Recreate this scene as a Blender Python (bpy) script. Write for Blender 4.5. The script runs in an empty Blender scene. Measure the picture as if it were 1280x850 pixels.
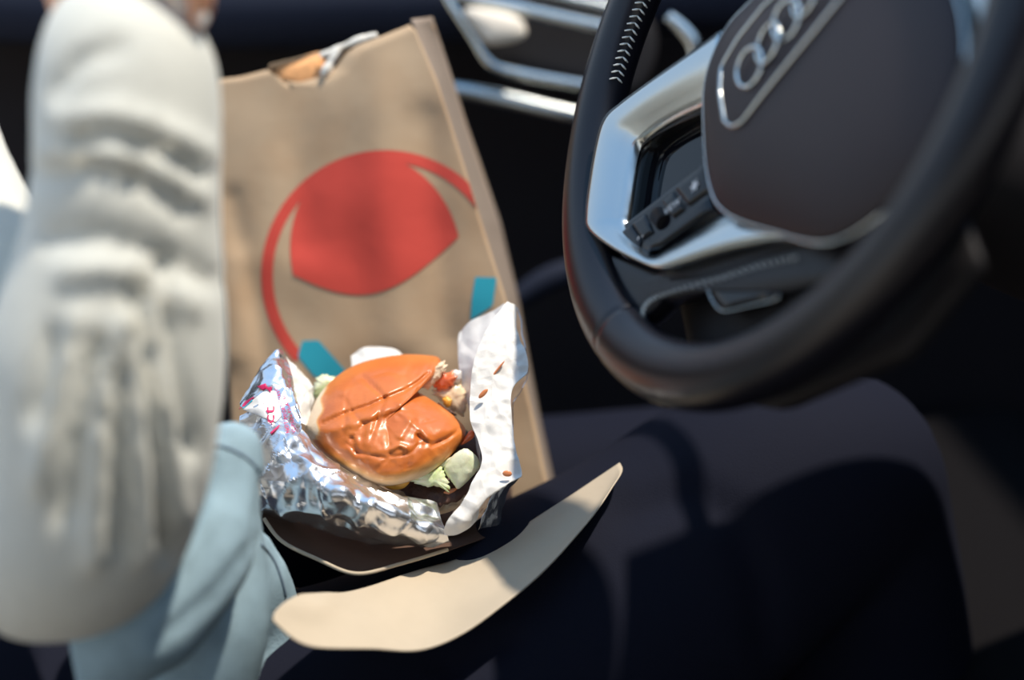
import bpy, math, random
import numpy as np
from mathutils import Vector, Matrix, noise
random.seed(7)
S = bpy.context.scene
C = S.collection
F = 50/36*1280.0
# ------------------------------------------------------------------ camera frame
PITCH = math.radians(20); ROLL = math.radians(10)
fw = Vector((0, math.cos(PITCH), -math.sin(PITCH)))
r0 = Vector((1, 0, 0)); u0 = Vector((0, math.sin(PITCH), math.cos(PITCH)))
RT = r0*math.cos(ROLL) - u0*math.sin(ROLL)
UP = u0*math.cos(ROLL) + r0*math.sin(ROLL)
EYE = Vector((0, 0, 1.0))
def cw(x, y, z): return EYE + RT*x - UP*y + fw*z           # view-frame metres (y down) -> world
def P(px, py, z): return cw((px-640)/F*z, (py-425)/F*z, z)
def toview(p):
    d = p-EYE; z = d.dot(fw); return d.dot(RT)/z*F+640, -d.dot(UP)/z*F+425, z
cam = bpy.data.cameras.new('camera'); co = bpy.data.objects.new('camera', cam); C.objects.link(co)
co.matrix_world = Matrix(((RT.x, UP.x, -fw.x, EYE.x), (RT.y, UP.y, -fw.y, EYE.y), (RT.z, UP.z, -fw.z, EYE.z), (0, 0, 0, 1)))
cam.lens = 50; cam.sensor_width = 36; cam.clip_start = .02
cam.dof.use_dof = True; cam.dof.focus_distance = .885; cam.dof.aperture_fstop = 1.8
S.camera = co
# ------------------------------------------------------------------ materials
def mat(name, col, rough=.6, metal=0., spec=.5, bump=0., bscale=200., coat=0., sheen=0., var=0., vscale=30., col2=None, sss=0., transm=0.):
    m = bpy.data.materials.new(name); m.use_nodes = True
    nt = m.node_tree; b = nt.nodes['Principled BSDF']
    b.inputs['Base Color'].default_value = (*col, 1); b.inputs['Roughness'].default_value = rough
    b.inputs['Metallic'].default_value = metal; b.inputs['Specular IOR Level'].default_value = spec
    b.inputs['Coat Weight'].default_value = coat; b.inputs['Coat Roughness'].default_value = .12
    b.inputs['Sheen Weight'].default_value = sheen
    if transm: b.inputs['Transmission Weight'].default_value = transm
    if sss:
        b.inputs['Subsurface Weight'].default_value = sss; b.inputs['Subsurface Radius'].default_value = (.01, .004, .002); b.inputs['Subsurface Scale'].default_value = 1
    tc = nt.nodes.new('ShaderNodeTexCoord')
    if var or col2:
        n = nt.nodes.new('ShaderNodeTexNoise'); n.inputs['Scale'].default_value = vscale; n.inputs['Detail'].default_value = 5
        nt.links.new(tc.outputs['Object'], n.inputs['Vector'])
        r = nt.nodes.new('ShaderNodeValToRGB'); r.color_ramp.elements[0].position = .35; r.color_ramp.elements[1].position = .65
        c2 = col2 or tuple(min(1, c*(1+var)) for c in col)
        r.color_ramp.elements[0].color = (*col, 1); r.color_ramp.elements[1].color = (*c2, 1)
        nt.links.new(n.outputs['Fac'], r.inputs['Fac']); nt.links.new(r.outputs['Color'], b.inputs['Base Color'])
    if bump:
        n = nt.nodes.new('ShaderNodeTexNoise'); n.inputs['Scale'].default_value = bscale; n.inputs['Detail'].default_value = 4
        nt.links.new(tc.outputs['Object'], n.inputs['Vector'])
        bp = nt.nodes.new('ShaderNodeBump'); bp.inputs['Strength'].default_value = bump; bp.inputs['Distance'].default_value = .002
        nt.links.new(n.outputs['Fac'], bp.inputs['Height']); nt.links.new(bp.outputs['Normal'], b.inputs['Normal'])
    return m
M = {}
M['leather'] = mat('leather', (.006, .006, .010), .3, spec=.36, bump=.06, bscale=900)
M['pad'] = mat('soft_plastic', (.030, .022, .025), .48, spec=.25, bump=.1, bscale=1500)
M['gloss'] = mat('piano_black', (.004, .004, .006), .06, spec=.4)
M['blackp'] = mat('matt_black_plastic', (.014, .013, .015), .6, spec=.2)
M['chrome'] = mat('satin_chrome', (.50, .53, .53), .24, metal=1)
M['bright'] = mat('bright_chrome', (.62, .66, .66), .14, metal=1)
M['thread'] = mat('thread', (.75, .75, .70), .6)
M['mark'] = mat('white_marking', (.7, .7, .7), .5)
M['kraft'] = mat('kraft_paper', (.46, .31, .19), .8, spec=.2, bump=.2, bscale=60, col2=(.52, .38, .25), vscale=14)
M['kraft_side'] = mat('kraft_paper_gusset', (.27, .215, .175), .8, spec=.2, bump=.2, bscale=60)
M['kraft_l'] = mat('kraft_board', (.45, .38, .29), .8, spec=.2, bump=.1, bscale=120, var=.06)
M['red'] = mat('red_print', (.60, .07, .05), .6, spec=.25, bump=.2, bscale=60, var=.15, vscale=12)
M['teal'] = mat('teal_print', (.03, .36, .47), .6, spec=.25)
M['sweat'] = mat('grey_white_jersey', (.64, .645, .59), .9, spec=.15, bump=.25, bscale=500, sheen=.2, var=.04, vscale=90)
M['denim'] = mat('pale_blue_denim', (.24, .34, .40), .85, spec=.15, bump=.3, bscale=700, var=.2, vscale=60)
M['denim_seam'] = mat('denim_seam', (.16, .22, .28), .85, spec=.15)
M['denim_sunlit'] = mat('denim_sunlit', (.62, .66, .66), .85, spec=.15)  # denim paled to stand for its sunlit top; left unused
M['navy'] = mat('navy_cloth', (.0068, .0082, .0175), .85, spec=.12, bump=.2, bscale=800)
M['skin'] = mat('skin', (.72, .38, .24), .5, spec=.35, sss=.15, bump=.1, bscale=300)
M['nail'] = mat('pale_nail', (.9, .82, .74), .15, coat=.6)
M['patty'] = mat('grilled_beef', (.055, .022, .016), .5, bump=.9, bscale=220, col2=(.10, .04, .025), vscale=120)
M['tomato'] = mat('tomato', (.75, .12, .03), .25, coat=.5, sss=.2, col2=(.85, .25, .10), vscale=90)
M['cheese'] = mat('cheese', (.80, .40, .05), .35, sss=.1)
M['lettuce'] = mat('lettuce', (.62, .72, .34), .35, coat=.3, sss=.25, col2=(.86, .88, .66), vscale=90, bump=.4, bscale=150)
M['onion'] = mat('lettuce_rib', (.66, .68, .42), .35, coat=.25, sss=.2, col2=(.80, .80, .60), vscale=70, bump=.5, bscale=120)
M['crumb'] = mat('bread_crumb', (.82, .60, .38), .8, bump=1, bscale=260, col2=(.9, .76, .58), vscale=140)
M['sauce'] = mat('creamy_sauce', (.80, .62, .42), .3, coat=.4, sss=.2)
M['liner'] = mat('white_paper_liner', (.74, .72, .69), .6, spec=.3, bump=.5, bscale=45, var=.08, vscale=50)
M['napkin'] = mat('napkin_white', (.82, .78, .70), .8)
M['dash'] = mat('dashboard_plastic', (.015, .0125, .015), .7, spec=.2, bump=.2, bscale=1200)
M['dashnavy'] = mat('door_top_navy', (.013, .017, .033), .7, spec=.2)
M['cream'] = mat('cream_plastic', (.74, .66, .55), .5)
M['carpet'] = mat('carpet', (.005, .005, .006), 1, spec=.1, bump=.6, bscale=900)
M['magenta'] = mat('magenta_print', (.60, .02, .12), .4)
M['cyan'] = mat('cyan_print', (.05, .45, .65), .35)
M['white'] = mat('white_print', (.86, .85, .84), .45)
M['grease'] = mat('orange_sauce_smear', (.70, .24, .09), .3, coat=.4)

def foil_mat():
    m = bpy.data.materials.new('crinkled_foil'); m.use_nodes = True; nt = m.node_tree; b = nt.nodes['Principled BSDF']
    b.inputs['Metallic'].default_value = .95; b.inputs['Roughness'].default_value = .24; b.inputs['Base Color'].default_value = (.80, .81, .84, 1)
    tc = nt.nodes.new('ShaderNodeTexCoord')
    v = nt.nodes.new('ShaderNodeTexVoronoi'); v.inputs['Scale'].default_value = 90; v.feature = 'F1'
    n = nt.nodes.new('ShaderNodeTexNoise'); n.inputs['Scale'].default_value = 60; n.inputs['Detail'].default_value = 3
    mx = nt.nodes.new('ShaderNodeMixRGB'); mx.inputs['Fac'].default_value = .55
    nt.links.new(tc.outputs['Object'], n.inputs['Vector']); nt.links.new(tc.outputs['Object'], v.inputs['Vector'])
    nt.links.new(n.outputs['Fac'], mx.inputs[1]); nt.links.new(v.outputs['Distance'], mx.inputs[2])
    bp = nt.nodes.new('ShaderNodeBump'); bp.inputs['Strength'].default_value = .5; bp.inputs['Distance'].default_value = .003
    nt.links.new(mx.outputs['Color'], bp.inputs['Height']); nt.links.new(bp.outputs['Normal'], b.inputs['Normal'])
    return m
M['foil'] = foil_mat()
def bun_mat():
    m = bpy.data.materials.new('toasted_bun'); m.use_nodes = True; nt = m.node_tree; b = nt.nodes['Principled BSDF']
    at = nt.nodes.new('ShaderNodeAttribute'); at.attribute_name = 'rim'
    tc = nt.nodes.new('ShaderNodeTexCoord')
    n = nt.nodes.new('ShaderNodeTexNoise'); n.inputs['Scale'].default_value = 35; n.inputs['Detail'].default_value = 4
    nt.links.new(tc.outputs['Object'], n.inputs['Vector'])
    ad = nt.nodes.new('ShaderNodeMath'); ad.operation = 'MULTIPLY_ADD'; ad.inputs[1].default_value = .30
    nt.links.new(n.outputs['Fac'], ad.inputs[0]); nt.links.new(at.outputs['Fac'], ad.inputs[2])
    r = nt.nodes.new('ShaderNodeValToRGB'); e = r.color_ramp.elements
    e[0].position = .08; e[0].color = (.50, .115, .018, 1); e[1].position = 1; e[1].color = (.80, .62, .42, 1)
    k = e.new(.30); k.color = (.66, .20, .035, 1)
    k = e.new(.62); k.color = (.76, .38, .12, 1)
    nt.links.new(ad.outputs[0], r.inputs['Fac']); nt.links.new(r.outputs['Color'], b.inputs['Base Color'])
    b.inputs['Roughness'].default_value = .42; b.inputs['Coat Weight'].default_value = .3; b.inputs['Coat Roughness'].default_value = .22
    n2 = nt.nodes.new('ShaderNodeTexNoise'); n2.inputs['Scale'].default_value = 140; n2.inputs['Detail'].default_value = 5
    nt.links.new(tc.outputs['Object'], n2.inputs['Vector'])
    bp = nt.nodes.new('ShaderNodeBump'); bp.inputs['Strength'].default_value = .25; bp.inputs['Distance'].default_value = .002
    nt.links.new(n2.outputs['Fac'], bp.inputs['Height']); nt.links.new(bp.outputs['Normal'], b.inputs['Normal'])
    return m
M['bun'] = bun_mat()
# ------------------------------------------------------------------ object helpers
def thing(name, label, cat, loc, group=None):
    o = bpy.data.objects.new(name, None); C.objects.link(o); o.location = loc; o.empty_display_size = .02
    o['label'] = label; o['category'] = cat
    if group: o['group'] = group
    bpy.context.view_layer.update()
    return o
def obj(name, verts, faces, m, parent=None, smooth=True, label=None):
    me = bpy.data.meshes.new(name)
    me.from_pydata([tuple(v) for v in verts], [], faces); me.validate(); me.update()
    return link(name, me, m, parent, smooth, label)
def link(name, me, m, parent=None, smooth=True, label=None):
    me.materials.clear(); me.materials.append(m)
    me.polygons.foreach_set('use_smooth', [smooth]*len(me.polygons))
    o = bpy.data.objects.new(name, me); C.objects.link(o)
    if parent:
        o.parent = parent; q = parent; off = Vector((0, 0, 0))
        while q: off = off+q.location; q = q.parent
        # vertices are written in world metres; shift them so the part sits in its parent's frame
        me.transform(Matrix.Translation(-off))
    if label: o['label'] = label
    return o
def tag(o, label, cat, group=None):
    o['label'] = label; o['category'] = cat
    if group: o['group'] = group
def struct(o): o['kind'] = 'structure'; return o
def cr(a, b, c, d, t):
    return .5*((2*b)+(c-a)*t+(2*a-5*b+4*c-d)*t*t+(3*b-a-3*c+d)*t*t*t)
def spline(pts, n, closed=False):
    pts = np.array(pts, float); k = len(pts); out = []
    segs = k if closed else k-1
    for i in range(n):
        s = i/n*segs if closed else i/(n-1)*segs
        j = min(int(s), segs-1); t = s-j
        if closed: a, b, c, d = pts[(j-1) % k], pts[j], pts[(j+1) % k], pts[(j+2) % k]
        else: a, b, c, d = pts[max(j-1, 0)], pts[j], pts[min(j+1, k-1)], pts[min(j+2, k-1)]
        out.append(cr(a, b, c, d, t))
    return np.array(out)
def poly(pts, n):      # straight-edged resample of a closed loop, arc length
    pts = np.array(pts, float); q = np.vstack([pts, pts[:1]]); L = np.r_[0, np.cumsum(np.linalg.norm(np.diff(q, axis=0), axis=1))]
    s = np.linspace(0, L[-1], n, endpoint=False)
    return np.stack([np.interp(s, L, q[:, i]) for i in range(q.shape[1])], 1)
def dome(loop, ctr, place, H, Hb, rings=12, afn=None, p=2.2, q=2., disp=None, name='x', m=None, parent=None, smooth=True, label=None, attr=False):
    """closed solid over a star-shaped loop; place(a, b, h) -> world; h is towards the viewer side"""
    n = len(loop); V = []; Fc = []; A = []; AF = []
    ctr = np.array(ctr, float)
    ts = [math.sin(i/rings*math.pi/2) for i in range(rings+1)]
    def vert(t, k, s):
        a, b = ctr+(loop[k]-ctr)*t
        if afn: AF.append(afn(a, b, t) if s > 0 else .8)
        h = (1-t**p)**(1/q)
        hh = h*H if s > 0 else -h*Hb
        if disp and s > 0: hh += disp(a, b, t)
        return place(a, b, hh)
    V.append(vert(0, 0, 1)); A.append(0)
    for r in range(1, rings+1):
        for k in range(n): V.append(vert(ts[r], k, 1)); A.append(ts[r])
    for k in range(n): Fc.append((0, 1+k, 1+(k+1) % n))
    for r in range(rings-1):
        for k in range(n):
            a = 1+r*n; b = a+n; Fc.append((a+k, b+k, b+(k+1) % n, a+(k+1) % n))
    last = 1+(rings-1)*n; prev = last
    for r in range(rings-1, 0, -1):
        base = len(V)
        for k in range(n): V.append(vert(ts[r], k, -1)); A.append(1)
        for k in range(n): Fc.append((prev+k, base+k, base+(k+1) % n, prev+(k+1) % n))
        prev = base
    V.append(vert(0, 0, -1)); A.append(1); c = len(V)-1
    for k in range(n): Fc.append((prev+k, c, prev+(k+1) % n))
    o = obj(name, V, Fc, m, parent, smooth, label)
    if attr:
        at = o.data.attributes.new('rim', 'FLOAT', 'POINT'); at.data.foreach_set('value', AF if afn else A)
    return o
def fix_normals(me):
    import bmesh
    bm = bmesh.new(); bm.from_mesh(me); bmesh.ops.recalc_face_normals(bm, faces=bm.faces); bm.to_mesh(me); bm.free()
def sheet(ctrl, place, nu, nv, thick=.0006, disp=None, name='x', m=None, parent=None, smooth=True, label=None, side=1):
    """ctrl: rows x cols of (a,b,c); place(a,b,c)->world; thin solid"""
    G = np.array(ctrl, float); R = np.array([spline(G[i], nu) for i in range(G.shape[0])])
    Q = np.array([spline(R[:, j], nv) for j in range(nu)]).transpose(1, 0, 2)
    pts = [[place(*Q[i, j]) for j in range(nu)] for i in range(nv)]
    V = []; Fc = []
    nor = [[None]*nu for _ in range(nv)]
    for i in range(nv):
        for j in range(nu):
            a = pts[i][min(j+1, nu-1)]-pts[i][max(j-1, 0)]; b = pts[min(i+1, nv-1)][j]-pts[max(i-1, 0)][j]
            nn = a.cross(b); nor[i][j] = nn.normalized() if nn.length > 1e-12 else Vector((0, -1, 0))
    for s in (0, 1):
        for i in range(nv):
            for j in range(nu):
                p = pts[i][j]; d = disp(Q[i, j], p, i/(nv-1), j/(nu-1)) if disp else 0
                V.append(p+nor[i][j]*(d+(-side*thick if s else 0)))
    o = nu*nv
    for i in range(nv-1):
        for j in range(nu-1):
            a = i*nu+j; Fc.append((a, a+1, a+nu+1, a+nu)); Fc.append((o+a, o+a+nu, o+a+nu+1, o+a+1))
    for j in range(nu-1):
        Fc.append((j, o+j, o+j+1, j+1)); a = (nv-1)*nu+j; Fc.append((a, a+1, o+a+1, o+a))
    for i in range(nv-1):
        a = i*nu; Fc.append((a, a+nu, o+a+nu, o+a)); a = i*nu+nu-1; Fc.append((a, o+a, o+a+nu, a+nu))
    ob = obj(name, V, Fc, m, parent, smooth, label); fix_normals(ob.data); return ob
def tube_mesh(path, rad, n=20, squash=None, cap=True):
    """path: world Vectors, rad list -> verts, faces; elliptical when rad items are (r1,r2) with squash=axis vector"""
    V = []; Fc = []; up = None
    k = len(path)
    for i, p in enumerate(path):
        t = (path[min(i+1, k-1)]-path[max(i-1, 0)]).normalized()
        if squash is not None: a = (squash-t*squash.dot(t)).normalized()
        else:
            if up is None: up = t.orthogonal().normalized()
            a = (up-t*up.dot(t)).normalized(); up = a
        b = t.cross(a); r = rad[i]; ra, rb = (r if isinstance(r, (tuple, list)) else (r, r))
        for j in range(n):
            th = 2*math.pi*j/n; V.append(p+a*math.cos(th)*ra+b*math.sin(th)*rb)
    for i in range(k-1):
        for j in range(n): a = i*n; Fc.append((a+j, a+(j+1) % n, a+n+(j+1) % n, a+n+j))
    if cap:
        Fc.append(tuple(range(n-1, -1, -1))); Fc.append(tuple((k-1)*n+j for j in range(n)))
    return V, Fc
def add(A, B):
    o = len(A[0]); A[0].extend(B[0]); A[1].extend([tuple(i+o for i in f) for f in B[1]])
def pxtube(pts, n=30, seg=24):
    """pts (px,py,z,r_px) -> round tube mesh in world"""
    Q = spline(pts, n); path = [P(*q[:3]) for q in Q]; rad = [max(q[3], 1)/F*q[2] for q in Q]
    # rounded ends
    t0 = (path[0]-path[1]).normalized(); t1 = (path[-1]-path[-2]).normalized()
    a = [path[0]+t0*rad[0]*s for s in (.75, .5)]; ra = [rad[0]*s for s in (.35, .8)]
    b = [path[-1]+t1*rad[-1]*s for s in (.5, .75)]; rb = [rad[-1]*s for s in (.8, .35)]
    return tube_mesh(a+path+b, ra+rad+rb, seg)
def ball(c, rx, ry, rz, n=20):
    V = []; Fc = []
    for i in range(1, n):
        for j in range(n): a = math.pi*i/n; b = 2*math.pi*j/n; V.append(c+Vector((rx*math.sin(a)*math.cos(b), ry*math.sin(a)*math.sin(b), rz*math.cos(a))))
    for i in range(n-2):
        for j in range(n): a = i*n; Fc.append((a+j, a+n+j, a+n+(j+1) % n, a+(j+1) % n))
    Fc.append(tuple(range(n))); Fc.append(tuple((n-2)*n+j for j in range(n-1, -1, -1)))
    return V, Fc
def union(V, Fc, voxel=.006, smooth=6, disp=None, sub=0):
    me = bpy.data.meshes.new('t'); me.from_pydata([tuple(v) for v in V], [], Fc); me.update()
    o = bpy.data.objects.new('t', me); C.objects.link(o)
    a = o.modifiers.new('r', 'REMESH'); a.mode = 'VOXEL'; a.voxel_size = voxel
    b = o.modifiers.new('s', 'SMOOTH'); b.iterations = smooth; b.factor = .7
    if sub: c = o.modifiers.new('u', 'SUBSURF'); c.levels = c.render_levels = sub
    dg = bpy.context.evaluated_depsgraph_get(); out = bpy.data.meshes.new_from_object(o.evaluated_get(dg))
    bpy.data.objects.remove(o)
    if disp:
        N = [v.normal.copy() for v in out.vertices]
        for v, nn in zip(out.vertices, N): v.co = v.co+nn*disp(v.co, nn)
        out.update()
    return out
def seg_dist(px, py, line):
    best = 1e9; par = 0
    for i in range(len(line)-1):
        ax, ay = line[i]; bx, by = line[i+1]; dx, dy = bx-ax, by-ay; L = dx*dx+dy*dy
        t = max(0, min(1, ((px-ax)*dx+(py-ay)*dy)/L)); d = math.hypot(px-ax-t*dx, py-ay-t*dy)
        if d < best: best = d
    return best
def fold(lines):
    def f(px, py):
        s = 0
        for line, w, h in lines:
            d = seg_dist(px, py, line)
            if d < 3.2*w: s += h*math.exp(-(d/w)**2)
        return s
    return f
def rbox(c, h, bev, name, m, parent=None, rot=None):
    import bmesh
    bm = bmesh.new(); bmesh.ops.create_cube(bm, size=1)
    bmesh.ops.scale(bm, vec=Vector(h)*2, verts=bm.verts)
    bmesh.ops.bevel(bm, geom=bm.edges[:], offset=bev, segments=4, profile=.6, affect='EDGES')
    mtx = Matrix.Translation(c) @ (rot if rot else Matrix.Identity(4)); bmesh.ops.transform(bm, matrix=mtx, verts=bm.verts)
    me = bpy.data.meshes.new(name); bm.to_mesh(me); bm.free(); return link(name, me, m, parent)
def text_mesh(s, size):
    cu = bpy.data.curves.new('t', 'FONT'); cu.body = s; cu.size = size; cu.resolution_u = 2
    o = bpy.data.objects.new('t', cu); C.objects.link(o); dg = bpy.context.evaluated_depsgraph_get()
    me = bpy.data.meshes.new_from_object(o.evaluated_get(dg)); bpy.data.objects.remove(o)
    V = [v.co.copy() for v in me.vertices]; Fc = [tuple(p.vertices) for p in me.polygons]; return V, Fc
def hfield(v, s, o=0): return noise.noise(Vector((v[0]*s+o, v[1]*s-o, v[2]*s+o*.5)))
def crinkle(p, s):     # faceted paper / foil creases, 0..1
    d = noise.voronoi(p*s)[0]; return min(1, d[1]-d[0])
# =================================================================== SETTING
floor_ = struct(rbox(Vector((0, .75, -.02)), (1.3, 1.2, .02), .005, 'floor', M['carpet']))
def slab(name, x0, x1, y0, y1, z0, z1, m, b=.02): return rbox(Vector(((x0+x1)/2, (y0+y1)/2, (z0+z1)/2)), ((x1-x0)/2, (y1-y0)/2, (z1-z0)/2), b, name, m)
door = struct(slab('door_1', -1.2, 1.3, 1.42, 1.5, 0, .98, M['dash']))
# door top ledge (navy, padded), its groove and the sill rail beneath
Q = sheet([[(-200, -90, 1.34), (200, -70, 1.34), (560, -60, 1.34), (1000, -60, 1.34)], [(-200, -10, 1.30), (200, 5, 1.30), (560, 2, 1.30), (1000, -12, 1.30)], [(-200, 16, 1.31), (200, 31, 1.31), (540, 14, 1.31), (1000, -6, 1.31)]], P, 30, 12, .03, name='trim_1', m=M['dashnavy'], side=1); struct(Q)
# unseen dark cabin shell, added to cut sky light and reflections: roof over the rear, far side wall, low rear wall (windows stay open between them)
struct(slab('light_block_roof', -1.2, 1.3, -.9, .22, 1.42, 1.47, M['blackp']))
struct(slab('light_block_right', 1.3, 1.36, -.9, 1.5, 0, 1.45, M['blackp']))
struct(slab('light_block_back', -1.2, 1.3, -.96, -.9, 0, .85, M['blackp']))
# ------- seat
seat = thing('car_seat', 'black car seat cushion beneath the seated person and the paper bags', 'seat', Vector((-.1, .95, 0)))
rbox(Vector((-.1, .95, .26)), (.62, .40, .10), .06, 'cushion', mat('black_seat_cloth', (.005, .0045, .0055), .9, spec=.1, bump=.3, bscale=900), seat)
rbox(Vector((-.1, .95, .10)), (.55, .33, .10), .02, 'seat_base', M['blackp'], seat)
# ------- dashboard mass at the right
dash = thing('dashboard', 'black dashboard behind the steering wheel at the right', 'dashboard', Vector((.95, 1.1, 0)))
rbox(Vector((1.02, 1.0, .55)), (.22, .40, .55), .06, 'dashboard_body', M['dash'], dash)
# =================================================================== AIR VENT AND DOOR TRIM
vent = thing('air_vent', 'chrome framed air vent with cream tab on the dark panel, above the bag', 'air vent', P(660, 60, 1.27))
def bar(name, pts, m, parent, flat=.5, n=24, label=None):
    Q = spline(pts, n); path = [P(*q[:3]) for q in Q]; rad = [(q[3]/F*q[2], q[3]/F*q[2]*flat) for q in Q]
    V, Fc = tube_mesh(path, rad, 12, squash=UP); o = obj(name, V, Fc, m, parent, True, label); fix_normals(o.data); return o
bar('frame', [(548, -28, 1.24, 5), (562, 2, 1.24, 5), (590, 45, 1.24, 5), (612, 78, 1.24, 6), (640, 90, 1.24, 7), (690, 100, 1.24, 7), (765, 113, 1.24, 7)], M['bright'], vent, .8, 40)
bar('slat', [(560, -8, 1.25, 8), (620, 4, 1.25, 8), (690, 20, 1.25, 8), (790, 42, 1.25, 8)], M['bright'], vent, .7)
bar('slat', [(660, -14, 1.25, 6), (720, 0, 1.25, 6), (800, 18, 1.25, 6)], M['chrome'], vent, .7)
loopc = spline([(580, 12), (615, 12), (648, 22), (658, 38), (650, 50), (615, 56), (600, 44)], 40, True)
dome(loopc, (620, 34), lambda a, b, h: P(a, b, 1.235-h), .008, .02, name='tab', m=M['cream'], parent=vent, label='cream plastic tab of the air vent')
loopc = spline([(555, -30), (800, 10), (800, 112), (700, 98), (625, 84), (590, 50)], 60, True)
dome(loopc, (690, 45), lambda a, b, h: P(a, b, 1.275-h), .004, .03, p=8, name='backing', m=M['blackp'], parent=vent)
handle = bar('grab_rail', [(540, 104, 1.26, 6), (570, 112, 1.26, 10), (620, 122, 1.26, 12), (690, 138, 1.26, 11), (760, 152, 1.26, 9), (830, 165, 1.26, 8)], M['chrome'], None, .7)
handle.name = 'trim_2'; struct(handle)
arc = bar('trim_3', [(835, 20, 1.2, 7), (855, 38, 1.2, 9), (868, 58, 1.2, 9), (872, 90, 1.2, 7)], M['bright'], None, .7); struct(arc)
arc = bar('trim_4', [(640, 378, 1.28, 12), (680, 352, 1.28, 16), (720, 338, 1.28, 16), (780, 330, 1.28, 14)], M['dashnavy'], None, .7); struct(arc)
bar('trim_5', [(1190, 345, 1.1, 8), (1205, 315, 1.1, 12), (1222, 285, 1.1, 10), (1240, 250, 1.1, 6)], mat('dull_brown_trim', (.10, .07, .06), .6), None, .5)['kind'] = 'structure'
# =================================================================== STEERING WHEEL
wc = cw(.13750521, -.15454811, .75366687)
def vdir(a): return (RT*a[0]-UP*a[1]+fw*a[2]).normalized()
wu = vdir((.48613671, -.26347824, -.83321684)); wv = vdir((.10056298, -.93026418, .35283939)); wn = vdir((-.86807729, -.25531895, -.42573942))
def W(u, v, w): return wc+wu*u+wv*v+wn*w
def uv(px, py, w):
    d = P(px, py, 1)-EYE; t = ((wc-EYE).dot(wn)+w)/d.dot(wn); p = EYE+d*t-wc
    return (p.dot(wu), p.dot(wv))
def uvl(pts, w): return [uv(x, y, w) for x, y in pts]
UL = uv(731, 225, .013)[0]; UR = uv(900, 230, -.003)[0]
def wl(u): return .013-.016*(u-UL)/(UR-UL)
def spw(px, py, off=0):
    w = .005
    for _ in range(12): u, v = uv(px, py, w); w = .5*w+.5*(wl(u)+off)
    for _ in range(20): u, v = uv(px, py, w); w = .5*w+.5*(wl(u)+off)
    return (u, v, w)
def wz(x): return spw(x, 260)[2]
wheel = thing('steering_wheel', 'black leather steering wheel with satin chrome spoke bezel and four-ring emblem', 'steering wheel', wc)
n1, n2 = 160, 28
def rim_pt(th, ph, extra=0):
    R = .180; ra = .0180; rb = .0150
    k = abs(((math.degrees(th)-205+180) % 360)-180)
    ra += .002*math.exp(-(k/26)**2); rb += .001*math.exp(-(k/26)**2)
    k = abs(((math.degrees(th)-150+180) % 360)-180); ra += .001*math.exp(-(k/20)**2)
    k = abs(((math.degrees(th)-225+180) % 360)-180); groove = .0008*math.exp(-(k/.7)**2)
    r = R+(ra-groove+extra)*math.cos(ph); return W(r*math.cos(th), r*math.sin(th), (rb-groove+extra)*math.sin(ph))
V = []; Fc = []
n1 = 720
for i in range(n1):
    for j in range(n2): V.append(rim_pt(2*math.pi*i/n1, 2*math.pi*j/n2))
for i in range(n1):
    for j in range(n2): Fc.append((i*n2+j, ((i+1) % n1)*n2+j, ((i+1) % n1)*n2+(j+1) % n2, i*n2+(j+1) % n2))
o = obj('rim', V, Fc, M['leather'], wheel); fix_normals(o.data)
# hub pad
hub_px = [(940, 0), (905, 40), (882, 98), (880, 160), (886, 225), (905, 262), (960, 285), (1045, 298)]
hub_uv = uvl(hub_px, 0)+[(.1075, -.1187), (.130, -.09), (.132, -.05), (.112, 0), (.085, .035), (.045, .052)]
hl = spline(hub_uv[:8]+hub_uv[8:], 120, True); hc = (.035, -.045)
dome(hl, hc, lambda a, b, h: W(a, b, h), .010, .05, rings=16, p=3, q=1.6, name='hub_pad', m=M['pad'], parent=wheel)
def ribbon(loop, place, r, name, m, parent, closed=True, n=10, flat=1.0, axis=None, label=None):
    path = [place(*q) for q in loop]; k = len(path); V = []; Fc = []
    for i, p in enumerate(path):
        a = path[(i+1) % k] if closed else path[min(i+1, k-1)]; b = path[i-1] if closed else path[max(i-1, 0)]
        t = (a-b).normalized(); s = (axis-t*axis.dot(t)).normalized() if axis is not None else t.orthogonal().normalized(); q = t.cross(s)
        rr = r[i] if isinstance(r, (list, np.ndarray)) else r
        for j in range(n): th = 2*math.pi*j/n; V.append(p+s*math.cos(th)*rr*flat+q*math.sin(th)*rr)
    for i in range(k if closed else k-1):
        for j in range(n): Fc.append((i*n+j, ((i+1) % k)*n+j, ((i+1) % k)*n+(j+1) % n, i*n+(j+1) % n))
    if not closed: Fc += [tuple(range(n)), tuple((k-1)*n+j for j in range(n))]
    o = obj(name, V, Fc, m, parent, True, label); fix_normals(o.data); return o
hl2 = [(hc[0]+(a-hc[0])*1.012, hc[1]+(b-hc[1])*1.012, -.001) for a, b in hl]
ribbon(hl2, W, .0009, 'hub_trim', M['bright'], wheel, axis=wn, label='thin bright chrome line around the hub pad')
def hubh(a, b):   # height of the pad surface
    d = np.array([a-hc[0], b-hc[1]]); ang = math.atan2(d[1], d[0])
    L = hl-np.array(hc); an = np.arctan2(L[:, 1], L[:, 0]); i = np.argmin(np.abs((an-ang+math.pi) % (2*math.pi)-math.pi)); t = min(.999, np.linalg.norm(d)/np.linalg.norm(L[i]))
    return .010*(1-t**3)**(1/1.6)
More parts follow.
